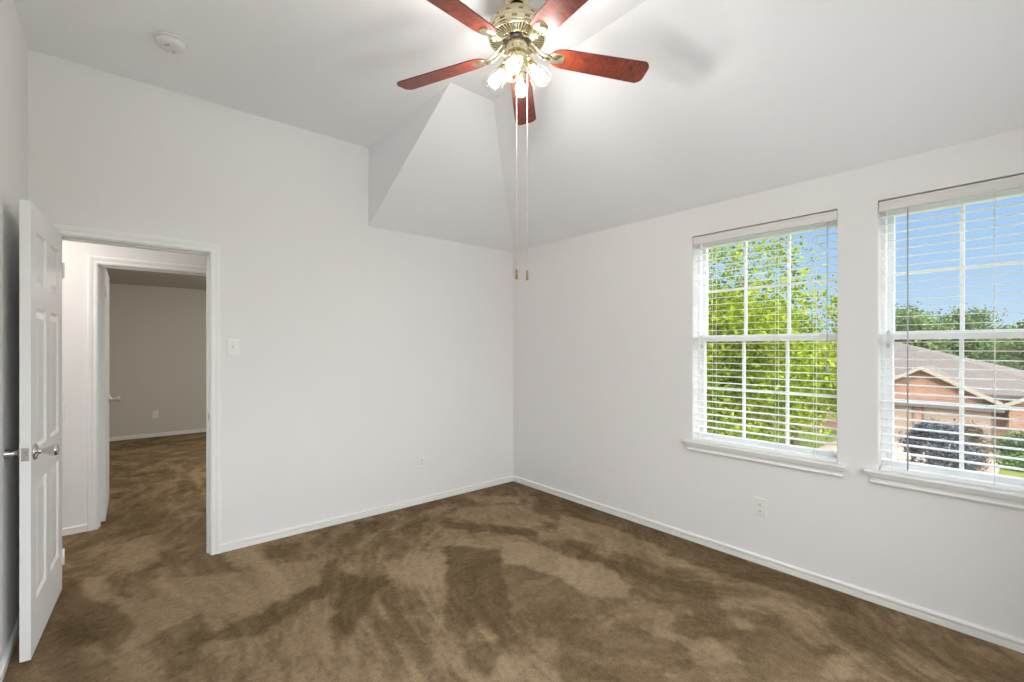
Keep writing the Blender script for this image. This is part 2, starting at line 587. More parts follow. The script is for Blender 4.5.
def make_floor():
    x0, x1, y0, y1, st = -4.6, 0.0, YR, YF, 0.0125
    nx, ny = int(round((x1 - x0) / st)) + 1, int(round((y1 - y0) / st)) + 1
    X, Y = np.meshgrid(np.linspace(x0, x1, nx), np.linspace(y0, y1, ny))
    wx = X + 0.045 * fbm(X * 7, Y * 7, 5) + 0.020 * fbm(X * 30, Y * 30, 41, 3)
    wy = Y + 0.045 * fbm(X * 7 + 40, Y * 7 + 11, 9) + 0.020 * fbm(X * 30 + 3, Y * 30, 47, 3)
    # streaky background: brushed directions that vary over the room
    d = 1.25 + 0.12 * fbm(X * 0.7, Y * 0.7, 61, 2) * PI
    cu, su = np.cos(d), np.sin(d)
    u = wx * cu + wy * su; v = -wx * su + wy * cu
    base = 0.62 * fbm(u * 1.9, v * 6.2, 21, 5, 0.7) + 0.6 * fbm(wx * 3.6, wy * 3.6, 33, 5, 0.7)
    base = np.tanh(base * 2.6 + 0.9 * fbm(u * 7, v * 14, 71, 4, 0.7)) * 0.6
    nap = base
    rs = np.random.RandomState(3)
    # random vacuum strokes and footmarks over the whole carpet, beneath the visible ones
    def smooth(A, k):
        for ax in (0, 1):
            P = np.zeros_like(A)
            for s in range(-k, k + 1):
                P += np.roll(A, s, ax)
            A = P / (2 * k + 1)
        return A
    for i in range(80):
        cx, cy = rs.uniform(x0, x1), rs.uniform(y0, y1)
        a = rs.uniform(0, PI); L = rs.uniform(0.1, 0.4); w = rs.uniform(0.03, 0.12)
        q = (wx - cx) * math.cos(a) + (wy - cy) * math.sin(a)
        p = -(wx - cx) * math.sin(a) + (wy - cy) * math.cos(a) + 0.25 * q * q * rs.uniform(-3, 3)
        k = np.clip((1 - np.maximum(np.abs(q) / L, np.abs(p) / w)) * 4, 0, 1)
        nap = nap * (1 - 0.6 * k) + 0.6 * k * rs.uniform(-0.8, 0.8)
    for val, poly in NAP:
        m = in_poly(wx, wy, poly).astype(float)
        m = smooth(m, 1)
        streak = 0.25 * fbm(u * 4, v * 22, 77, 3) + 0.2 * base
        nap = nap * (1 - 0.72 * m) + 0.72 * m * (val * 0.85 + streak)
    # comb lines left by the vacuum
    nap = nap + 0.12 * fbm(u * 6, v * 42, 91, 2) + 0.34 * fbm(u * 9, v * 19, 93, 4, 0.75)
    nap = np.clip(nap * 1.08, -1.1, 1.1)
    V = np.stack([X.ravel(), Y.ravel(), np.zeros(X.size)], 1)
    I = np.arange(nx * ny).reshape(ny, nx)
    F = np.stack([I[:-1, :-1].ravel(), I[:-1, 1:].ravel(), I[1:, 1:].ravel(), I[1:, :-1].ravel()], 1)
    me = bpy.data.meshes.new('floor')
    me.vertices.add(len(V)); me.vertices.foreach_set('co', V.ravel())
    me.loops.add(F.size); me.loops.foreach_set('vertex_index', F.ravel())
    me.polygons.add(len(F)); me.polygons.foreach_set('loop_start', np.arange(len(F)) * 4)
    me.update()
    at = me.attributes.new('nap', 'FLOAT', 'POINT')
    at.data.foreach_set('value', nap.ravel().astype(np.float32))
    me.materials.append(M_CARPET)
    o = bpy.data.objects.new('floor', me)
    COL.objects.link(o)
    struct(o, 'brown cut pile carpet with brushed vacuum marks, bedroom through to the far room', 'carpet')
make_floor()

# ------------------------------------------------------------------ walls and ceilings
def wall(name, boxes, m, label):
    b = MB()
    for p, q in boxes:
        b.box(p, q)
    return struct(b.build(name, m), label, 'wall')

TOP = ZC + 0.02
wall('wall_back', [((XL - 0.12, 0, 0), (DX0 - 0.012, 0.115, TOP)), ((DX0 - 0.012, 0, DZ + 0.012), (DX1 + 0.012, 0.115, TOP)),
                   ((DX1 + 0.012, 0, 0), (WT, 0.115, TOP))], M_WALL, 'off-white wall with the open doorway and the light switch')
bx = []
ys = [YR - 0.12, WIN[1][0], WIN[1][1], WIN[0][0], WIN[0][1], 0.0]
for i in range(5):
    if i % 2 == 0:
        bx.append(((0, ys[i], 0), (WT, ys[i + 1], TOP)))
    else:
        bx.append(((0, ys[i], 0), (WT, ys[i + 1], WZ0 - 0.02)))
        bx.append(((0, ys[i], WZ1), (WT, ys[i + 1], TOP)))
wall('wall_right', bx, M_WALL, 'off-white wall that holds the two windows')
wall('wall_left', [((XL - 0.12, YR - 0.12, 0), (XL, 0, TOP))], M_WALL, 'off-white wall behind the open panelled door')
RX0, RX1, RZ0, RZ1 = -3.45, -0.95, 0.50, 2.20
wall('wall_rear', [((XL, YR - 0.12, 0), (RX0, YR, TOP)), ((RX1, YR - 0.12, 0), (0, YR, TOP)), ((RX0, YR - 0.12, 0), (RX1, YR, RZ0)), ((RX0, YR - 0.12, RZ1), (RX1, YR, TOP))],
     M_WALL, 'off-white wall facing the doorway wall, with an added wide triple window')

b = MB()
ye = YR
xs, d = XS, DS
b.add([(XL, 0, ZC), (xs, 0, ZC), (xs, -d, ZC), (-d, -d, ZC), (-d, ye, ZC), (XL, ye, ZC),      # 0-5 flat
       (xs, 0, ZP), (0, 0, ZP), (0, ye, ZP)],                                                  # 6-8
      [(0, 1, 2, 3, 4, 5), (6, 7, 3, 2), (7, 8, 4, 3), (1, 6, 2)])
struct(b.build('ceiling', M_CEIL, recalc=False), 'white ceiling, flat in the middle and sloping down to the windows and corner', 'ceiling')
# roof deck above the ceilings keeps the sky and the sun out
b = MB().box((-4.9, YR - 0.3, ZC + 0.02), (0.35, YF + 0.3, ZC + 0.12))
struct(b.build('roof_slab', M_SOFFIT), 'roof deck above the rooms', 'roof')

# hallway and the room across it
wall('hallway_wall', [((-4.7, YH, 0), (HX0 - 0.012, YH2, 2.7)), ((HX0 - 0.012, YH, DZ + 0.012), (HX1 + 0.012, YH2, 2.7)), ((HX1 + 0.012, YH, 0), (-0.9, YH2, 2.7))],
     M_WALL, 'off-white hallway wall around the second doorway')
wall('hallway_end_wall', [((-4.7, 0.115, 0), (-4.6, YH, 2.7)), ((-1.0, 0.115, 0), (-0.9, YH, 2.7)), ((-4.7, 0.0, 0), (XL - 0.12, 0.115, 2.7))], M_WALL, 'off-white end walls closing the hallway')
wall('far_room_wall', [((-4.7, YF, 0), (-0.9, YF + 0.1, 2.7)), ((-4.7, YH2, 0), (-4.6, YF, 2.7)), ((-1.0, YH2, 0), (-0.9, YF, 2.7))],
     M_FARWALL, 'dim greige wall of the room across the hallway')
b = MB().box((-4.7, 0.115, 2.42), (-0.9, YH + 0.02, 2.5))
struct(b.build('hallway_ceiling', M_CEIL), 'white hallway ceiling', 'ceiling')
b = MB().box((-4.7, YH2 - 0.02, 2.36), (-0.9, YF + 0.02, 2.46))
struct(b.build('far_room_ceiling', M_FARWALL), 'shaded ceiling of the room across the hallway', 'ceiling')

# ------------------------------------------------------------------ baseboards
BB = [(0, 0), (0.012, 0), (0.012, 0.029), (0.010, 0.031), (0.0015, 0.032), (0.0015, 0.040), (0.015, 0.0405), (0.016, 0.048), (0.010, 0.055), (0.0, 0.057)]
def baseboard(name, runs, label):
    """runs: (start, end, inward normal)"""
    b = MB()
    for p, q, n in runs:
        p, q, n = Vector(p), Vector(q), Vector(n)
        b.sweep(BB, [lambda t, p=p: p + n * t[0] + Vector((0, 0, t[1])), lambda t, q=q: q + n * t[0] + Vector((0, 0, t[1]))])
    return struct(b.build(name, M_TRIM), label, 'baseboard')
CW = 0.064
baseboard('baseboard_back', [((DX1 + CW, 0, 0), (0, 0, 0), (0, -1, 0))], 'white baseboard under the doorway wall')
baseboard('baseboard_right', [((0, 0, 0), (0, YR, 0), (-1, 0, 0))], 'white baseboard under the windows')
baseboard('baseboard_left', [((XL, 0, 0), (XL, YR, 0), (1, 0, 0))], 'white baseboard behind the open door')
baseboard('hallway_baseboard', [((-4.6, YH, 0), (HX0 - CW, YH, 0), (0, -1, 0)), ((HX1 + CW, YH, 0), (-1.0, YH, 0), (0, -1, 0))], 'white baseboard along the hallway wall')
baseboard('far_room_baseboard', [((-4.6, YF, 0), (-1.0, YF, 0), (0, -1, 0))], 'white baseboard across the far room')

# ------------------------------------------------------------------ door casings with jambs
CAS = [(0.004, 0), (0.004, 0.010), (0.012, 0.014), (0.030, 0.012), (0.040, 0.016), (0.052, 0.018), (0.060, 0.016), (CW, 0.010), (CW, 0)]
def casing(name, x0, x1, z1, yf, yb, label, stop_y, strike=None):
    r = empty(name, ((x0 + x1) / 2, yf, 0), label, 'door frame', kind='structure')
    b = MB()
    for y, s in ((yf, -1), (yb, 1)):
        fr = [lambda p, y=y, s=s: Vector((x0 - p[0], y + s * p[1], 0)), lambda p, y=y, s=s: Vector((x0 - p[0], y + s * p[1], z1 + p[0])),
              lambda p, y=y, s=s: Vector((x1 + p[0], y + s * p[1], z1 + p[0])), lambda p, y=y, s=s: Vector((x1 + p[0], y + s * p[1], 0))]
        b.sweep(CAS, fr)
    b.build('casing', M_TRIM, r)
    b = MB()
    t = 0.014
    b.box((x0 - t, yf, 0), (x0, yb, z1 + t)); b.box((x1, yf, 0), (x1 + t, yb, z1 + t)); b.box((x0, yf, z1), (x1, yb, z1 + t))
    sa, sb = stop_y
    b.box((x0, sa, 0), (x0 + 0.011, sb, z1)); b.box((x1 - 0.011, sa, 0), (x1, sb, z1)); b.box((x0, sa, z1 - 0.011), (x1, sb, z1))
    b.build('jamb', M_TRIM, r, bevel=0.0015)
    if strike:
        MB().box((x1 - 0.0015, strike[0] - 0.014, strike[1] - 0.03), (x1 + 0.001, strike[0] + 0.014, strike[1] + 0.03)).box(
            (x1 - 0.003, strike[0] - 0.006, strike[1] - 0.012), (x1 + 0.001, strike[0] + 0.006, strike[1] + 0.012), 1).build('strike_plate', [M_CHROME, M_SLOT], r)
    return r
casing('trim_1', DX0, DX1, DZ, 0.0, 0.115, 'white moulded casing around the bedroom doorway', (0.040, 0.075), (0.018, 0.93))
casing('trim_2', HX0, HX1, DZ, YH, YH2, 'white moulded casing around the doorway across the hallway', (YH2 - 0.075, YH2 - 0.040))

# ------------------------------------------------------------------ panelled doors
def leaf_mesh(w, h, t):
    """six panel door; hinge edge at x=0, runs +x, thickness 0..t in y, z from 0."""
    b = MB()
    st, mu = 0.108, 0.10
    rails = [(0, 0.225), (0.755, 0.915), (1.56, 1.665), (h - 0.115, h)]
    pz = [(rails[i][1], rails[i + 1][0]) for i in range(3)]
    cols = [(st, w / 2 - mu / 2), (w / 2 + mu / 2, w - st)]
    b.box((0, 0, 0), (st, t, h)); b.box((w - st, 0, 0), (w, t, h))
    for z0, z1 in rails:
        b.box((st, 0, z0), (w - st, t, z1))
    for z0, z1 in pz:
        b.box((cols[0][1], 0, z0), (cols[1][0], t, z1))
        for x0, x1 in cols:
            for y, s in ((0, 1), (t, -1)):
                # sunk moulding, then the raised field
                lv = [(0.0, 0.0), (0.012, 0.009), (0.020, 0.009), (0.046, 0.003)]
                V, F = [], []
                for i, d in lv:
                    V += [(x0 + i, y + s * d, z0 + i), (x1 - i, y + s * d, z0 + i), (x1 - i, y + s * d, z1 - i), (x0 + i, y + s * d, z1 - i)]
                for k in range(len(lv) - 1):
                    for j in range(4):
                        F.append((k * 4 + j, k * 4 + (j + 1) % 4, k * 4 + 4 + (j + 1) % 4, k * 4 + 4 + j))
                n = (len(lv) - 1) * 4
                F.append((n, n + 1, n + 2, n + 3))
                b.add(V, F)
    return b

def xform(b, M):
    b.v = [tuple(M @ Vector(p)) for p in b.v]
    return b

KNOB = [(r * 1.12, z * 1.04) for r, z in [(0.0, 0.0), (0.033, 0.0), (0.033, 0.004), (0.028, 0.009), (0.014, 0.012), (0.010, 0.018), (0.0095, 0.026), (0.012, 0.036), (0.018, 0.048),
        (0.0225, 0.060), (0.0235, 0.068), (0.021, 0.074), (0.012, 0.077), (0.0, 0.078)]]
def door(name, pivot, ang, w, h, z0, label, knob_mat, flip=False):
    """pivot = hinge edge of the slab at the floor; ang = direction of the slab in plan"""
    t = 0.035
    r = empty(name, pivot, label, 'door', kind='structure')
    M = T(Vector(pivot) + Vector((0, 0, z0))) @ R(ang, 'Z')
    if flip:
        M = M @ T(Vector((0, -t, 0)))
    xform(leaf_mesh(w, h, t), M).build('door_leaf', M_DOOR, r, recalc=False)
    kz = 0.925 - z0
    for y, dr in ((0, -1), (t, 1)):
        b = MB().lathe(KNOB, T(Vector((w - 0.062, y, kz))) @ aim((0, 0, 0), (0, dr, 0)), 24)
        xform(b, M).build('door_knob', knob_mat, r)
    b = MB().box((w - 0.0005, t / 2 - 0.0125, kz - 0.029), (w + 0.0015, t / 2 + 0.0125, kz + 0.029)).box((w, t / 2 - 0.006, kz - 0.008), (w + 0.009, t / 2 + 0.006, kz + 0.008))
    xform(b, M).build('latch_plate', knob_mat, r, bevel=0.001)
    for hz in (0.18, 1.0, 1.82):
        yy = t if not flip else 0
        b = MB().lathe([(0.006, -0.045), (0.006, 0.045)], T(Vector((-0.005, -0.004 if flip else t + 0.004, hz))), 12)
        b.box((-0.002, 0.004, hz - 0.044), (0.0, t - 0.004, hz + 0.044))
        xform(b, M).build('hinge', M_TRIM, r)
    return r
# bedroom door swung into the room, a little past square
dd = Vector((-0.049, -0.747))
door('door_1', (-3.436, -0.004, 0), math.atan2(dd.y, dd.x), 0.752, 2.025, 0.018,
     'white six-panel bedroom door standing open against the side wall', M_CHROME)
# second door opened into the far room, hinged beside the jamb
a2 = math.atan2(0.7525, 0.014)
door('door_2', (HX0 + 0.003, YH2 - 0.006, 0), a2, 0.752, 2.020, 0.02,
     'white door across the hallway seen edge-on, opened into the far room', M_STEEL, flip=True)

# ------------------------------------------------------------------ windows
def window(name, y0, y1, label):
    cx = 0.10
    r = empty(name, (cx, (y0 + y1) / 2, WZ0), label, 'window', kind='structure')
    fw = 0.034
    fl, fr = 0.022, 0.007          # stiles showing inside the drywall return
    b = MB()
    # outer frame
    b.box((0.075, y0, WZ0), (WT, y0 + fr, WZ1)); b.box((0.075, y1 - fl, WZ0), (WT, y1, WZ1))
    b.box((0.075, y0 + fr, WZ1 - fw), (WT, y1 - fl, WZ1)); b.box((0.075, y0 + fr, WZ0 - 0.02), (WT, y1 - fl, WZ0 + 0.018))
    b.build('frame', M_VINYL, r, bevel=0.002)
    zm = 1.462
    for nm, x0, x1, z0, z1 in (('lower_sash', 0.082, 0.108, WZ0 + 0.018, zm + 0.022), ('upper_sash', 0.110, 0.136, zm - 0.022, WZ1 - fw)):
        sl, sr = 0.029, 0.018
        bt = 0.030 if nm == 'lower_sash' else 0.044
        a0, a1 = y0 + fr, y1 - fl
        b = MB()
        b.box((x0, a0, z0), (x1, a0 + sr, z1)); b.box((x0, a1 - sl, z0), (x1, a1, z1))
        b.box((x0, a0 + sr, z0), (x1, a1 - sl, z0 + bt)); b.box((x0, a0 + sr, z1 - 0.044), (x1, a1 - sl, z1))
        s = b.build(nm, M_VINYL, r, bevel=0.002)
        b = MB()
        g0, g1, q0, q1 = a0 + sr, a1 - sl, z0 + bt, z1 - 0.044
        xm = (x0 + x1) / 2
        for k in (1, 2):
            y = g0 + (g1 - g0) * k / 3
            b.box((xm - 0.007, y - 0.0085, q0), (xm + 0.007, y + 0.0085, q1))
        zz = (q0 + q1) / 2
        b.box((xm - 0.0068, g0, zz - 0.0085), (xm + 0.0068, g1, zz + 0.0085))
        b.build('muntin', M_VINYL, s)
        MB().box((xm - 0.002, g0 - 0.004, q0 - 0.004), (xm + 0.002, g1 + 0.004, q1 + 0.004)).build('pane', M_PANE, s)
    for zz in (1.478, 1.405):
        b = MB().box((0.074, y1 - fl - 0.016, zz - 0.012), (0.0815, y1 - fl - 0.004, zz + 0.012)).box((0.070, y1 - fl - 0.013, zz - 0.004), (0.075, y1 - fl - 0.007, zz + 0.012))
        b.build('sash_latch', M_TOGGLE, r, bevel=0.001)
    # stool and apron
    st = [(-0.040, 0.714), (-0.043, 0.719), (-0.040, 0.725), (0.0, WZ0 + 0.003), (0.075, WZ0 + 0.003), (0.075, 0.704), (-0.036, 0.704)]
    b = MB()
    ya, yb = y0 - 0.052, y1 + 0.052
    b.sweep(st[:3] + [(0.0, WZ0 + 0.003), (0.0, 0.704), (-0.036, 0.704)], [lambda p: Vector((p[0], ya, p[1])), lambda p: Vector((p[0], yb, p[1]))])
    b.box((0, y0, 0.702), (0.076, y1, WZ0 + 0.003))
    ap = [(0, 0.704), (-0.030, 0.704), (-0.028, 0.694), (-0.018, 0.684), (-0.016, 0.672), (-0.021, 0.664), (-0.018, 0.656), (-0.010, 0.652), (0, 0.650)]
    b.sweep(ap, [lambda p: Vector((p[0], ya + 0.016 + (0.03 + p[0]) * 0.5, p[1])), lambda p: Vector((p[0], yb - 0.016 - (0.03 + p[0]) * 0.5, p[1]))])
    b.build('sill', M_TRIM, r)
    return r
window('window_1', *WIN[0], 'white vinyl window full of bright green tree leaves')
window('window_2', *WIN[1], 'white vinyl window looking onto the brick neighbour house and sky')

def added_rear_window():  # unseen window, added to let daylight fill the room
    r = empty('fill_window', ((RX0 + RX1) / 2, YR - 0.06, RZ0), 'wide white triple window added behind the camera to let fill light in', 'window', kind='structure')
    b = MB()
    n = 3
    w = (RX1 - RX0) / n
    for k in range(n + 1):
        x = RX0 + k * w
        b.box((max(RX0, x - 0.03), YR - 0.10, RZ0), (min(RX1, x + 0.03), YR - 0.04, RZ1))
    b.box((RX0, YR - 0.10, RZ0), (RX1, YR - 0.04, RZ0 + 0.045)); b.box((RX0, YR - 0.10, RZ1 - 0.045), (RX1, YR - 0.04, RZ1))
    b.build('frame', M_VINYL, r)
    for k in range(n):
        MB().box((RX0 + k * w + 0.025, YR - 0.073, RZ0 + 0.04), (RX0 + (k + 1) * w - 0.025, YR - 0.068, RZ1 - 0.04)).build('pane', M_PANE, r)
    MB().box((RX0 - 0.05, YR - 0.06, RZ0 - 0.02), (RX1 + 0.05, YR + 0.04, RZ0)).build('sill', M_TRIM, r)
added_rear_window()

def blind(y0, y1, label, cord_y, wand_y, ladders):
    cx = 0.045
    r = empty('window_blind', (cx, (y0 + y1) / 2, WZ0 + 0.004), label, 'blind', 'horizontal slat blinds in the windows')
    a0, a1 = y0 + 0.006, y1 - 0.006
    MB().box((0.020, a0, WZ1 - 0.052), (0.072, a1, WZ1 - 0.004)).build('headrail', M_VALANCE, r, bevel=0.002)
    b = MB()
    v = [(0.008, WZ1 - 0.064), (0.004, WZ1 - 0.060), (0.004, WZ1 - 0.052), (0.007, WZ1 - 0.046), (0.007, WZ1 - 0.022), (0.004, WZ1 - 0.016), (0.004, WZ1 - 0.010), (0.008, WZ1 - 0.0065),
         (0.014, WZ1 - 0.0065), (0.014, WZ1 - 0.064)]
    b.sweep(v, [lambda p: Vector((p[0], y0 + 0.004, p[1])), lambda p: Vector((p[0], y1 - 0.004, p[1]))])
    b.box((0.014, y0 + 0.004, WZ1 - 0.064), (0.05, y0 + 0.0055, WZ1 - 0.0065)); b.box((0.014, y1 - 0.0055, WZ1 - 0.064), (0.05, y1 - 0.004, WZ1 - 0.0065))
    b.build('valance', M_VALANCE, r)
    zt, zb = WZ1 - 0.085, WZ0 + 0.062
    n = 30
    sl = MB()
    sec = []
    for k in range(7):
        f = k / 6 * 2 - 1
        sec.append((f * 0.025, 0.0012 * (1 - f * f) + f * 0.0012))
    prof = [(x, z + 0.0008) for x, z in sec] + [(x, z - 0.0008) for x, z in sec[::-1]]
    for i in range(n):
        z = zb + (zt - zb) * i / (n - 1)
        sl.sweep(prof, [lambda p, z=z: Vector((cx + p[0], a0, z + p[1] - 0.0012)), lambda p, z=z: Vector((cx + p[0], a1, z + p[1] - 0.0012))])
    sl.build('slats', M_SLAT, r)
    MB().box((cx - 0.026, a0, WZ0 + 0.004), (cx + 0.026, a1, WZ0 + 0.024)).build('bottom_rail', M_SLAT, r, bevel=0.003)
    for ly in ladders:
        b = MB()
        for x in (cx - 0.027, cx + 0.027):
            b.tube([(x, ly, WZ0 + 0.02), (x, ly, WZ1 - 0.05)], 0.0011, 6)
        for i in range(n):
            z = zb + (zt - zb) * i / (n - 1) - 0.003
            b.tube([(cx - 0.027, ly, z), (cx + 0.027, ly, z)], 0.0006, 4)
        b.build('ladder_cord', M_CORD, r)
    if wand_y is not None:
        b = MB().tube([(0.0, wand_y, WZ1 - 0.075), (-0.001, wand_y, WZ0 + 0.03)], 0.0034, 8)
        b.tube([(0.0, wand_y, WZ1 - 0.075), (0.012, wand_y, WZ1 - 0.055)], 0.0022, 6)
        b.build('tilt_wand', M_WAND, r)
    if cord_y is not None:
        b = MB().tube([(0.008, cord_y, WZ1 - 0.06), (0.006, cord_y, 1.30)], 0.0011, 6).tube([(0.008, cord_y - 0.005, WZ1 - 0.06), (0.006, cord_y - 0.004, 1.30)], 0.0011, 6)
        c = b.build('lift_cord', M_WAND, r)
        MB().lathe([(0.0, 0.0), (0.009, 0.002), (0.009, 0.02), (0.004, 0.045), (0.0, 0.047)], T(Vector((0.006, cord_y - 0.002, 1.255))), 12).build('tassel', M_WAND, c)
    return r
blind(*WIN[0], 'white slatted blind lowered over the tree-filled window, with dark pull cord', -2.82, None, (-2.13, -2.537, -2.748))
blind(*WIN[1], 'white slatted blind lowered over the house-view window, with tilt wand', None, -3.186, (-3.117, -3.5, -3.86))

# ------------------------------------------------------------------ ceiling fan
H = Vector((-1.728, -2.045, 0))
fan = empty('ceiling_fan', (H.x, H.y, ZC), 'polished brass ceiling fan with five red-brown wooden blades and four lit lamps', 'ceiling fan')
HM = T(H)
MB().lathe([(0.0, ZC), (0.070, ZC), (0.070, ZC - 0.008), (0.064, ZC - 0.018), (0.052, ZC - 0.034), (0.045, ZC - 0.043), (0.043, ZC - 0.046), (0.038, ZC - 0.046), (0.0, ZC - 0.042)], HM, 40).build('canopy', M_BRASS, fan)
MB().lathe([(0.030, ZC - 0.044), (0.030, 2.972), (0.016, 2.968), (0.016, 2.945)], HM, 24).build('downrod', M_DARK, fan)
MB().lathe([(0.014, 2.962), (0.045, 2.960), (0.080, 2.953), (0.104, 2.942), (0.120, 2.926), (0.128, 2.908), (0.131, 2.897), (0.135, 2.893), (0.135, 2.885), (0.131, 2.881),
            (0.131, 2.866), (0.136, 2.860), (0.136, 2.853), (0.130, 2.849), (0.064, 2.846), (0.060, 2.852), (0.0, 2.855)], HM, 56).build('motor_housing', M_BRASS, fan)
for k in range(14):
    b = MB()
    a = 2 * PI * k / 14 + 0.1
    M = HM @ R(a, 'Z')
    b.lathe([(0.013, -0.0015), (0.013, 0.0015)], M @ T(Vector((0.1290, 0, 2.9035))) @ R(PI / 2 - 0.25, 'Y') @ Matrix.Diagonal((0.32, 0.75, 1, 1)), 14)
    b.build('vent_slot', M_BRASSD, fan)
    b = MB()
    M = HM @ R(a + PI / 14, 'Z')
    b.box((0.1292, -0.012, 2.869), (0.1320, 0.012, 2.876), M=M)
    b.build('vent_slot', M_BRASSD, fan)
b = MB()
for k in range(54):
    a = 2 * PI * k / 54
    b.box((0.072, -0.0028, 2.836), (0.130, 0.0028, 2.850), M=HM @ R(a, 'Z'))
b.lathe([(0.064, 2.850), (0.064, 2.838), (0.073, 2.838), (0.073, 2.850)], HM, 40, cap=False).lathe([(0.127, 2.850), (0.127, 2.839), (0.132, 2.841), (0.133, 2.850)], HM, 48, cap=False)
b.build('vent_grille', M_BRASS, fan)
MB().lathe([(0.066, 2.8450), (0.128, 2.8475), (0.128, 2.8445), (0.066, 2.8430)], HM, 40, cap=False).build('grille_shade', M_DARK, fan)  # dark ring standing in for the shade between the fins
MB().lathe([(0.0, 2.848), (0.063, 2.848), (0.063, 2.832), (0.058, 2.826), (0.0, 2.826)], HM, 40).build('flywheel', M_DARK, fan)

PHI = 0.770
ZB = 2.772
PITCH = math.radians(13)
def blade(k):
    a = PHI + k * 2 * PI / 5
    M = T(Vector((H.x, H.y, ZB + 0.0185))) @ R(a, 'Z') @ R(math.radians(1.7), 'Y') @ R(-PITCH, 'X')
    # outline, root to tip
    half = []
    r0, r1, w0, w1 = 0.165, 0.662, 0.052, 0.066
    n = 14
    def width(x):
        t = (x - r0) / (r1 - r0)
        return w0 + (w1 - w0) * t
    out = []
    rc = 0.040
    out.append((r0, 0.018)); out.append((r0 + 0.012, 0.036)); out.append((r0 + 0.034, 0.0475)); out.append((r0 + 0.065, width(r0 + 0.065)))
    for i in range(1, n):
        x = r0 + 0.065 + (r1 - rc - r0 - 0.065) * i / (n - 1)
        out.append((x, width(x)))
    for i in range(1, 9):
        t = i / 8 * PI / 2
        out.append((r1 - rc + rc * math.sin(t) * (1.0 if i < 9 else 1), w1 - rc * 1.0 + rc * math.cos(t)))
    pts = out + [(x, -y) for x, y in out[::-1]]
    m = len(pts)
    V = [M @ Vector((x, y, 0.003)) for x, y in pts] + [M @ Vector((x, y, -0.003)) for x, y in pts]
    F = [tuple(range(m)), tuple(range(2 * m - 1, m - 1, -1))] + [(i, m + i, m + (i + 1) % m, (i + 1) % m) for i in range(m)]
    b = MB().add(V, F[:2]).add(V, F[2:], mi=1)
    # drop duplicate rim vertices
    o = b.build('blade', [M_WOOD, M_EDGE], fan)
    me = o.data
    uv = me.uv_layers.new(name='UVMap')
    Mi = M.inverted()
    for l in me.loops:
        p = Mi @ (Vector(me.vertices[l.vertex_index].co) + Vector(fan.location))
        uv.data[l.index].uv = (p.x + k * 0.73, p.y + k * 0.41)
    # blade iron: curved arm from the flywheel and the scalloped plate under the blade
    b = MB()
    M0 = T(Vector((H.x, H.y, 0))) @ R(a, 'Z')
    for s in (-1, 1):
        path = [(0.050, 0.012 * s, 2.830), (0.072, 0.016 * s, 2.826), (0.092, 0.017 * s, 2.806), (0.112, 0.014 * s, 2.792), (0.135, 0.012 * s, 2.779), (0.165, 0.013 * s, 2.7765)]
        b.tube([M0 @ Vector(p) for p in path], 0.005, 8)
    pl = []
    for i in range(20):
        t = 2 * PI * i / 20
        ct, st = math.cos(t), math.sin(t)
        pl.append((0.198 + 0.036 * math.copysign(abs(ct) ** 0.6, ct), 0.031 * math.copysign(abs(st) ** 0.6, st)))
    V = [M @ Vector((x, y, -0.0035)) for x, y in pl] + [M @ Vector((0.198 + (x - 0.198) * 0.90, y * 0.88, -0.0075)) for x, y in pl]
    m = len(pl)
    b.add(V, [tuple(range(m)), tuple(range(2 * m - 1, m - 1, -1))] + [(i, m + i, m + (i + 1) % m, (i + 1) % m) for i in range(m)], True)
    b.add([M @ Vector(p) for p in ((0.120, -0.017, -0.004), (0.165, -0.020, -0.004), (0.165, 0.020, -0.004), (0.120, 0.017, -0.004),
                                   (0.120, -0.015, -0.008), (0.165, -0.017, -0.009), (0.165, 0.017, -0.009), (0.120, 0.015, -0.008))],
          [(0, 1, 2, 3), (7, 6, 5, 4), (0, 4, 5, 1), (1, 5, 6, 2), (2, 6, 7, 3), (3, 7, 4, 0)])
    br = b.build('blade_bracket', M_BRASS, fan)
    br.parent = o
    return o
for k in range(5):
    blade(k)

MB().lathe([(0.0, 2.828), (0.046, 2.828), (0.050, 2.820), (0.050, 2.800), (0.044, 2.794), (0.044, 2.772), (0.052, 2.766), (0.054, 2.752), (0.050, 2.738), (0.036, 2.722), (0.020, 2.712), (0.010, 2.700), (0.012, 2.690), (0.0, 2.682)],
           HM, 40).build('light_fitter', M_BRASS, fan)
LA = YAW - math.radians(12)
for k in range(4):
    a = LA + k * PI / 2
    M0 = HM @ R(a, 'Z')
    path = [(0.040, 0, 2.745), (0.058, 0, 2.752), (0.070, 0, 2.742), (0.073, 0, 2.728), (0.071, 0, 2.716)]
    arm = MB().tube([M0 @ Vector(p) for p in path], 0.0075, 10).build('lamp_arm', M_BRASS, fan)
    ax = Vector((math.sin(math.radians(37)), 0, -math.cos(math.radians(37))))
    o0 = Vector((0.060, 0, 2.724))
    MS = M0 @ aim(o0, ax)
    MB().lathe([(0.0, -0.008), (0.016, -0.006), (0.021, 0.002), (0.024, 0.018), (0.026, 0.022), (0.026, 0.026), (0.0, 0.024)], MS, 24).build('lamp_socket', M_BRASS, arm)
    prof = [(0.0255, 0.020), (0.029, 0.027), (0.039, 0.042), (0.0455, 0.060), (0.0485, 0.080), (0.0495, 0.098), (0.0505, 0.112), (0.0525, 0.120), (0.053, 0.122)]
    MB().lathe(prof, MS, 32, cap=False).build('glass_shade', M_SHADE, arm)
    MB().lathe([(0.0, 0.026), (0.012, 0.030), (0.014, 0.042), (0.019, 0.054), (0.024, 0.066), (0.0265, 0.078), (0.0255, 0.090), (0.019, 0.099), (0.010, 0.1035), (0.0, 0.1045)], MS, 16).build('bulb', M_BULB, arm)

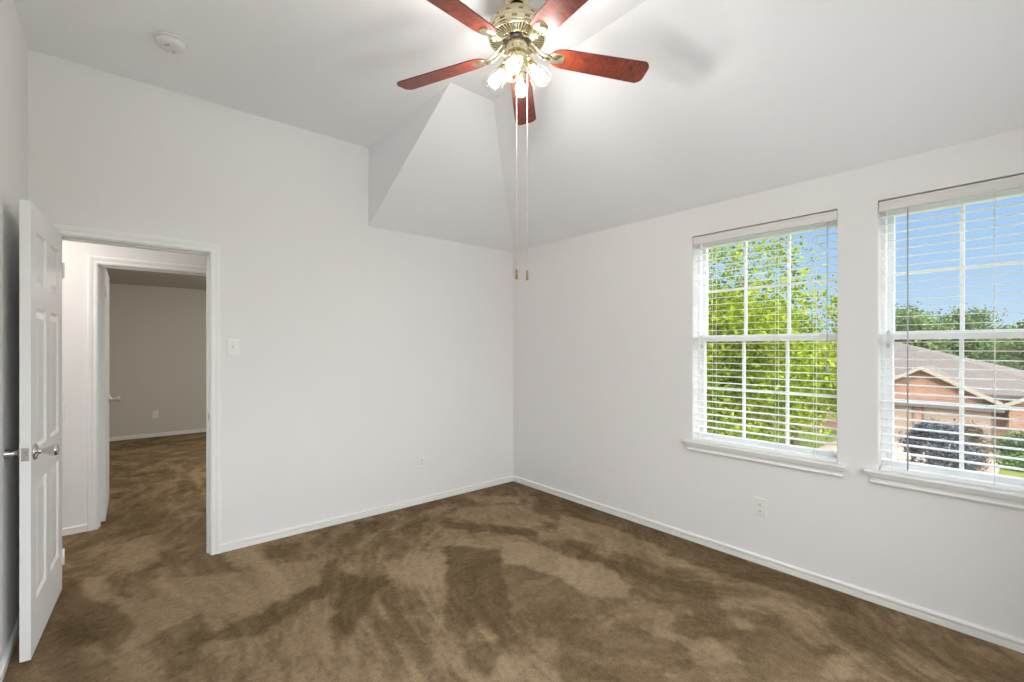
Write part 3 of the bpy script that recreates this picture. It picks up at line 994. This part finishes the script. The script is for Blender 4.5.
RT = Vector((math.sin(YAW), -math.cos(YAW), 0)); FW = Vector((math.cos(YAW), math.sin(YAW), 0))
for off, zend in ((RT * -0.001 + FW * 0.040, 1.722), (RT * 0.049 + FW * 0.010, 1.713)):
    p = H + off
    b = MB().tube([(p.x, p.y, 2.758), (p.x, p.y, zend + 0.045)], 0.0014, 6)
    z = zend + 0.05
    c = b.build('pull_chain', M_CHAIN, fan)
    MB().lathe([(0.0, 0.0), (0.006, 0.002), (0.0062, 0.010), (0.0045, 0.030), (0.0055, 0.040), (0.004, 0.047), (0.0, 0.049)], T(Vector((p.x, p.y, zend))), 14).build('chain_pull', M_BRASSD, c)

# ------------------------------------------------------------------ smoke detector
sd = empty('smoke_detector', (-2.940, -0.600, ZC), 'round white smoke detector on the flat ceiling above the door', 'smoke detector')
SM = T(Vector((-2.940, -0.600, ZC))) @ R(PI, 'X')
MB().lathe([(0.0, 0.0), (0.076, 0.0), (0.076, 0.007), (0.072, 0.009), (0.0, 0.009)], SM, 40).build('mounting_plate', M_DETECT, sd)
MB().lathe([(0.064, 0.009), (0.068, 0.012), (0.068, 0.024), (0.063, 0.033), (0.050, 0.039), (0.030, 0.041), (0.0, 0.0415)], SM, 40).build('body', M_DETECT, sd)
b = MB()
for k in range(3):
    b.box((0.018, -0.012 + k * 0.010, 0.0402), (0.036, -0.008 + k * 0.010, 0.0416), M=SM @ R(2.3, 'Z'))
b.build('sounder_slots', M_SLOT, sd)
MB().lathe([(0.011, 0.041), (0.011, 0.0435), (0.0, 0.044)], SM @ T(Vector((0.018, -0.024, 0))), 18).build('test_button', M_TOGGLE, sd)

# ------------------------------------------------------------------ switch and outlets
def frame_at(pos, nrm):
    n = Vector(nrm)
    return T(Vector(pos)) @ Matrix((Vector((0, 0, 1)).cross(n).to_4d(), Vector((0, 0, 1)).to_4d(), n.to_4d(), (0, 0, 0, 1))).transposed() if False else \
        T(Vector(pos)) @ Matrix(((Vector((0, 0, 1)).cross(n).x, 0, n.x, 0), (Vector((0, 0, 1)).cross(n).y, 0, n.y, 0), (0, 1, 0, 0), (0, 0, 0, 1)))
def plate(M, w=0.072, h=0.117):
    b = MB()
    lv = [(0, 0), (0, 0.0025), (0.004, 0.0055)]
    V, F = [], []
    for i, d in lv:
        V += [M @ Vector(p) for p in ((-w / 2 + i, -h / 2 + i, d), (w / 2 - i, -h / 2 + i, d), (w / 2 - i, h / 2 - i, d), (-w / 2 + i, h / 2 - i, d))]
    for k in range(2):
        for j in range(4):
            F.append((k * 4 + j, k * 4 + (j + 1) % 4, k * 4 + 4 + (j + 1) % 4, k * 4 + 4 + j))
    F.append((8, 9, 10, 11)); F.append((3, 2, 1, 0))
    return b.add(V, F)
def screw(M, x, y):
    return MB().lathe([(0.0033, 0.0052), (0.0033, 0.0064), (0.0, 0.0068)], M @ T(Vector((x, y, 0))), 10)
def light_switch(pos, nrm, label):
    r = empty('light_switch', pos, label, 'light switch')
    M = frame_at(pos, nrm)
    plate(M).build('switch_plate', M_PLATE, r)
    b = MB().box((-0.005, -0.012, 0.005), (0.005, 0.012, 0.0065), M=M)
    b.build('toggle_slot', M_TOGGLE, r)
    t = MB().add([M @ Vector(p) for p in ((-0.004, -0.004, 0.006), (0.004, -0.004, 0.006), (0.004, 0.007, 0.006), (-0.004, 0.007, 0.006),
                                         (-0.003, 0.006, 0.019), (0.003, 0.006, 0.019), (0.003, 0.011, 0.018), (-0.003, 0.011, 0.018))],
                 [(0, 1, 5, 4), (1, 2, 6, 5), (2, 3, 7, 6), (3, 0, 4, 7), (4, 5, 6, 7)])
    t.build('toggle', M_PLATE, r)
    for y in (-0.030, 0.030):
        screw(M, 0, y).build('screw', M_TOGGLE, r)
def outlet(pos, nrm, label, mat_plate=M_PLATE):
    r = empty('wall_outlet', pos, label, 'outlet', 'duplex outlets low on the walls')
    M = frame_at(pos, nrm)
    plate(M).build('outlet_plate', mat_plate, r)
    for y in (-0.020, 0.020):
        b = MB().lathe([(0.0165, 0.0052), (0.0165, 0.0072), (0.0155, 0.0078), (0.0, 0.0078)], M @ T(Vector((0, y, 0))) @ Matrix.Diagonal((1, 0.86, 1, 1)), 24)
        c = b.build('receptacle', mat_plate, r)
        s = MB().box((-0.0075, y - 0.002, 0.0076), (-0.0050, y + 0.0075, 0.0082), M=M).box((0.0050, y - 0.001, 0.0076), (0.0072, y + 0.0065, 0.0082), M=M)
        s.lathe([(0.0028, 0.0076), (0.0028, 0.0082)], M @ T(Vector((0, y - 0.0075, 0))), 10)
        s.build('slots', M_SLOT, c)
    screw(M, 0, 0).build('screw', M_TOGGLE, r)
light_switch((-2.552, 0.0, 1.400), (0, -1, 0), 'white single toggle light switch on the wall beside the doorway')
outlet((-1.084, 0.0, 0.374), (0, -1, 0), 'white duplex outlet low on the doorway wall near the corner')
outlet((0.0, -2.455, 0.367), (-1, 0, 0), 'white duplex outlet low on the wall below the windows')
outlet((-2.715, YF, 0.349), (0, -1, 0), 'pale outlet on the greige wall of the far room')

# ------------------------------------------------------------------ unseen ceiling lamps added to light the hallway and the far room
def dome(loc, r, m, label):
    o = empty('unseen_ceiling_light', loc, label, 'ceiling light')
    M = T(Vector(loc)) @ R(PI, 'X')
    MB().lathe([(0.0, 0.0), (r * 1.06, 0.0), (r * 1.06, 0.016), (r, 0.020), (0.0, 0.018)], M, 32).build('rim', M_BRASS, o)
    MB().lathe([(r * 0.97, 0.018), (r * 0.92, 0.045), (r * 0.72, 0.075), (r * 0.4, 0.094), (0.0, 0.100)], M, 32).build('diffuser', m, o)
dome((-3.75, 0.45, 2.42), 0.14, M_HALLGLOW, 'lit round dome light out of view on the hallway ceiling')
dome((-1.75, 2.9, 2.36), 0.17, M_FARGLOW, 'warm dome light added out of view on the far room ceiling')

# ================================================================== outdoors
ZG = -3.0
b = MB().add([(-90, -90, ZG), (140, -90, ZG), (140, 120, ZG), (-90, 120, ZG)], [(0, 1, 2, 3)])
struct(b.build('lawn', M_GRASS, recalc=False), 'yellow-green lawn spread between the houses', 'lawn')
b = MB().add([(15.0, -2.40, ZG + 0.02), (25.3, -2.40, ZG + 0.02), (25.3, 3.0, ZG + 0.02), (15.0, 3.0, ZG + 0.02), (15.0, -2.40, ZG - 0.1), (25.3, -2.40, ZG - 0.1), (25.3, 3.0, ZG - 0.1), (15.0, 3.0, ZG - 0.1)],
             [(0, 1, 2, 3), (0, 4, 5, 1), (1, 5, 6, 2), (2, 6, 7, 3), (3, 7, 4, 0)])
struct(b.build('driveway_pavement', M_CONC, recalc=False), 'pale concrete driveway in front of the brick garage', 'driveway')

b = MB().box((-45, -70, ZG - 0.1), (3.0, YR - 0.3, ZG + 0.03))  # unseen pale slab, added to bounce daylight up into the room
struct(b.build('bounce_pavement', M_BOUNCE), 'added wide pale concrete patio below the triple window', 'reflector')

def slab(b, pts, t, mi=0):
    """flat polygon with a vertical thickness t"""
    m = len(pts)
    V = [tuple(p) for p in pts] + [(p[0], p[1], p[2] - t) for p in pts]
    b.add(V, [tuple(range(m)), tuple(range(2 * m - 1, m - 1, -1))] + [(i, m + i, m + (i + 1) % m, (i + 1) % m) for i in range(m)], mi=mi)

hs = empty('brick_house', (30.0, 3.0, ZG), 'brick neighbour house with grey-brown shingle roof and garage gable', 'house')
b = MB()
b.box((25.6, -4.6, ZG), (35.0, 12.0, -0.70))
b.box((25.0, -2.0, ZG), (25.6, 2.6, -0.95))
b.add([(25.0, -2.1, -0.96), (25.0, 2.65, -0.96), (25.0, 0.27, 0.42), (26.2, -2.1, -0.96), (26.2, 2.65, -0.96), (26.2, 0.27, 0.42)], [(0, 1, 2), (5, 4, 3), (0, 3, 4, 1), (1, 4, 5, 2), (2, 5, 3, 0)])
b.add([(25.1, -4.4, -0.96), (25.1, -2.45, -0.96), (25.1, -3.42, -0.45), (26.2, -4.4, -0.96), (26.2, -2.45, -0.96), (26.2, -3.42, -0.45)], [(0, 1, 2), (5, 4, 3), (0, 3, 4, 1), (1, 4, 5, 2), (2, 5, 3, 0)])
b.box((25.1, -4.4, ZG), (25.6, -2.45, -0.95))
b.build('wall', M_BRICK, hs)
# main hip roof
b = MB()
e0, e1, r0, r1 = Vector((25.3, -5.0, -0.6)), Vector((25.3, 12.6, -0.6)), Vector((30.4, 2.5, 1.85)), Vector((30.4, 7.0, 1.85))
k0, k1 = Vector((35.5, -5.0, -0.6)), Vector((35.5, 12.6, -0.6))
for p in ([e0, e1, r1, r0], [e0, r0, k0], [e1, k1, r1], [k0, r0, r1, k1]):
    slab(b, p, 0.12)
b.build('roof', M_SHINGLE, hs)
# garage gable roof
def gable(b, yc, za, hw, drop, x0, x1):
    for s in (-1, 1):
        slab(b, [Vector((x0, yc, za)), Vector((x1, yc, za)), Vector((x1, yc + s * hw, za - drop)), Vector((x0, yc + s * hw, za - drop))], 0.10)
b = MB()
gable(b, 0.27, 0.54, 2.56, 1.46, 24.62, 28.5)
gable(b, -3.42, -0.36, 1.15, 0.62, 24.8, 27.0)
b.build('gable_roof', M_SHINGLE, hs)
b = MB()
for yc, za, hw, drop, x in ((0.27, 0.53, 2.58, 1.47, 24.60), (-3.42, -0.37, 1.17, 0.63, 24.78)):
    for s in (-1, 1):
        V = []
        for xx in (x, x + 0.05):
            for q, zo in ((0, 0.03), (1, 0.03), (1, -0.13), (0, -0.13)):
                V.append((xx, yc + s * hw * q, za - drop * q + zo))
        b.add(V, [(0, 1, 2, 3), (7, 6, 5, 4), (0, 4, 5, 1), (1, 5, 6, 2), (2, 6, 7, 3), (3, 7, 4, 0)])
b.build('fascia', M_FASCIA, hs)
b = MB().box((24.75, -2.35, -1.30), (25.02, 2.7, -1.02))
b.build('frieze_band', M_SOFFIT, hs)
for y0, y1 in ((-1.95, 0.20), (0.62, 2.45)):
    b = MB()
    for k in range(4):
        z0 = ZG + 0.03 + k * 0.415
        b.box((24.985, y0, z0), (25.02, y1, z0 + 0.403))
        m = 4
        for j in range(m):
            w = (y1 - y0) / m
            b.box((24.972, y0 + j * w + 0.06, z0 + 0.07), (24.99, y0 + (j + 1) * w - 0.06, z0 + 0.335))
    b.build('garage_door', M_GARAGE, hs)
    MB().box((24.96, y0 - 0.07, ZG), (25.0, y0, -1.25)).box((24.96, y1, ZG), (25.0, y1 + 0.07, -1.25)).box((24.96, y0 - 0.07, -1.32), (25.0, y1 + 0.07, -1.25)).build('door_trim', M_SOFFIT, hs)
b = MB().box((25.05, -3.9, -2.3), (25.11, -3.0, -1.35))
f = b.build('window', M_FASCIA, hs)
MB().box((25.03, -3.84, -2.24), (25.07, -3.06, -1.41)).build('pane', M_HGLASS, f)

# second house glimpsed through the tree
h2 = empty('brick_cottage', (31.0, 9.5, ZG), 'low brick house glimpsed through the bright green tree', 'house')
# stands further along the street
def house2():
    ox, oy = 27.0, 13.5
    b = MB().box((ox, oy, ZG), (ox + 8, oy + 9, -0.75)); b.build('wall', M_BRICK, h2)
    b = MB()
    e0, e1, r0, r1, k0, k1 = [Vector(p) for p in ((ox - .5, oy - .5, -0.7), (ox - .5, oy + 9.5, -0.7), (ox + 4, oy + 3.5, 1.3), (ox + 4, oy + 5.5, 1.3), (ox + 8.5, oy - .5, -0.7), (ox + 8.5, oy + 9.5, -0.7))]
    for p in ([e0, e1, r1, r0], [e0, r0, k0], [e1, k1, r1], [k0, r0, r1, k1]):
        slab(b, p, 0.12)
    b.build('roof', M_SHINGLE, h2)
    f = MB().box((ox - 0.06, oy + 2, -2.4), (ox + 0.02, oy + 3.4, -1.2)).build('window', M_FASCIA, h2)
    MB().box((ox - 0.08, oy + 2.07, -2.33), (ox - 0.02, oy + 3.33, -1.27)).build('pane', M_HGLASS, f)
house2()

# ------------------------------------------------------------------ foliage
def leaves(seed, n, centre, rad, clumps, size, clump_r=0.35, shell=0.55, top_thin=0.0, aspect=0.55):
    """leaf mesh: bent leaves gathered in clumps over an ellipsoid crown"""
    rng = random.Random(seed)
    cl = []
    while len(cl) < clumps:
        d = Vector((rng.gauss(0, 1), rng.gauss(0, 1), rng.gauss(0, 1))).normalized()
        q = shell + (1 - shell) * rng.random()
        p = d * q
        if top_thin and p.z > 0 and rng.random() < top_thin * p.z:
            continue
        cl.append(Vector((p.x * rad[0], p.y * rad[1], p.z * rad[2])))
    V, F = [], []
    for i in range(n):
        c = rng.choice(cl)
        s = clump_r
        p = centre + c + Vector((rng.gauss(0, s), rng.gauss(0, s), rng.gauss(0, s * 0.7)))
        u = Vector((rng.gauss(0, 1), rng.gauss(0, 1), rng.gauss(-0.25, 0.7))).normalized()
        w = u.orthogonal().normalized()
        w = (Matrix.Rotation(rng.uniform(0, 2 * PI), 3, u) @ w)
        nn = u.cross(w)
        L = size * rng.uniform(0.7, 1.3)
        B = L * aspect * 0.5
        k = len(V)
        V += [p, p + u * L * 0.5 + w * B + nn * B * 0.5, p + u * L, p + u * L * 0.5 - w * B + nn * B * 0.5]
        F += [(k, k + 1, k + 2), (k, k + 2, k + 3)]
    b = MB()
    b.v = V; b.f = F; b.sm = [False] * len(F); b.mi = [0] * len(F)
    return b, cl

def tree(name, base, seed, n, height, rad, clumps, size, m, label, group=None, clump_r=0.35, trunk_r=0.12, zc=None, shell=0.55, top_thin=0.0, branches=10, cat='tree'):
    base = Vector(base)
    r = empty(name, base, label, cat, group)
    c = base + Vector((0, 0, zc if zc is not None else height - rad[2]))
    b, cl = leaves(seed, n, c, rad, clumps, size, clump_r, shell, top_thin)
    b.build('foliage', m, r, recalc=False)
    fork = c - Vector((0, 0, rad[2] * 0.55))
    MB().tube([base - Vector((0, 0, 0.1)), base + (fork - base) * 0.5 + Vector((0.03, -0.02, 0)), fork, c + Vector((0, 0, rad[2] * 0.4))], trunk_r, 8,
              radii=[trunk_r * 1.25, trunk_r, trunk_r * 0.8, trunk_r * 0.2]).build('trunk', M_BARK, r)
    rng = random.Random(seed + 1)
    if branches:
        b = MB()
        for k in range(branches):
            e = c + rng.choice(cl) * 0.95
            s = fork + (c - fork) * rng.uniform(0, 1.1)
            mid = s.lerp(e, 0.5) + Vector((rng.uniform(-.1, .1), rng.uniform(-.1, .1), 0.12))
            b.tube([s, mid, e], 0.02, 6, radii=[trunk_r * 0.32, trunk_r * 0.2, trunk_r * 0.06])
        b.build('branches', M_BARK, r)
    return r
tree('street_tree', (6.1, 0.55, ZG), 11, 26000, 7.4, (2.0, 1.75, 2.5), 280, 0.095, M_LEAF, 'bright yellow-green leafy tree filling the view of the first window',
     clump_r=0.22, trunk_r=0.08, zc=4.4, shell=0.22, top_thin=0.75, branches=40)
tree('sapling', (9.35, -0.55, ZG), 5, 3200, 5.5, (0.42, 0.42, 1.5), 46, 0.10, M_LEAF, 'slender bright green sapling beside the larger tree', clump_r=0.2, trunk_r=0.06, zc=4.1, branches=12)

rng = random.Random(4)
line = [(50, 5.0, 8.0), (64, 2.2, 8.6), (55, -3.8, 7.8), (76, 9.0, 10.0), (62, 18, 9.2)]
desc = ['round green tree standing over the upper end of the shingle roof', 'pale green tree seen between the round tree and the roof slope', 'broad dark tree over the lower end of the roof slope',
        'hazy tree behind the round green one over the roof', 'broad distant tree beyond the bright street tree']
for i, (x, y, h) in enumerate(line):
    m = (M_LEAF2, M_LEAF3)[i % 3 == 2]
    tree('distant_tree', (x, y, ZG), 20 + i, 9000, h, (3.0, 3.0, 3.0), 90, 0.34, m, desc[i], 'distant tree line beyond the houses', clump_r=0.55, trunk_r=0.2, zc=h - 3.4, branches=5)
near = [(42.5, -2.4, 6.0, 2.1, M_LEAF2, 'leafy green tree rising just behind the shingle roof slope'),
        (22.5, 11.0, 5.6, 2.1, M_LEAF2, 'full green tree on the lawn behind the bright street tree'), (16.0, 6.4, 5.0, 1.8, M_LEAF, 'fresh green tree halfway across the lawn'),
        (20.0, 3.9, 5.0, 1.3, M_LEAF, 'small yellow-green tree beside the driveway')]
for i, (x, y, h, rr, m, ds) in enumerate(near):
    tree('yard_tree', (x, y, ZG), 50 + i, 7000, h, (rr, rr, h * 0.42), 70, 0.2, m, ds, 'trees in the yards around the houses', clump_r=0.32, trunk_r=0.14, zc=h * 0.56, branches=6)

def shrub(name, base, seed, n, rad, m, label, size=0.12, clump_r=0.16, group=None):
    base = Vector(base)
    r = empty(name, base, label, 'shrub', group)
    b, cl = leaves(seed, n, base + Vector((0, 0, rad[2] * 0.92)), rad, 90, size, clump_r, 0.75)
    b.build('foliage', m, r, recalc=False)
    b = MB()
    g = random.Random(seed)
    for k in range(7):
        a = 2 * PI * k / 7
        b.tube([base - Vector((0, 0, 0.05)), base + Vector((math.cos(a) * rad[0] * 0.3, math.sin(a) * rad[1] * 0.3, rad[2] * 0.7)), base + Vector((math.cos(a) * rad[0] * 0.6, math.sin(a) * rad[1] * 0.6, rad[2] * 1.4))], 0.02, 6, radii=[0.035, 0.022, 0.008])
    b.build('stems', M_BARK, r)
shrub('rounded_shrub', (17.3, -1.22, ZG), 71, 12000, (0.90, 0.86, 1.02), M_PLUM, 'dark grey-purple rounded shrub on the driveway before the garage', size=0.09, clump_r=0.13)
shrub('brown_shrub', (20.3, -1.66, ZG), 72, 5000, (0.34, 0.36, 0.85), M_BROWNLEAF, 'brown shrub tucked beside the dark rounded shrub', size=0.09, clump_r=0.12)
shrub('clipped_hedge', (23.3, -3.2, ZG), 73, 6000, (0.42, 0.92, 0.60), M_LEAF2, 'clipped green hedge beside the garage corner')
shrub('hedge_shade', (21.6, -3.1, ZG), 74, 2500, (0.32, 0.6, 0.20), M_LEAF3, 'low dark foliage standing in for the shade under the hedge')  # dark leaves placed as the shade beneath the hedge
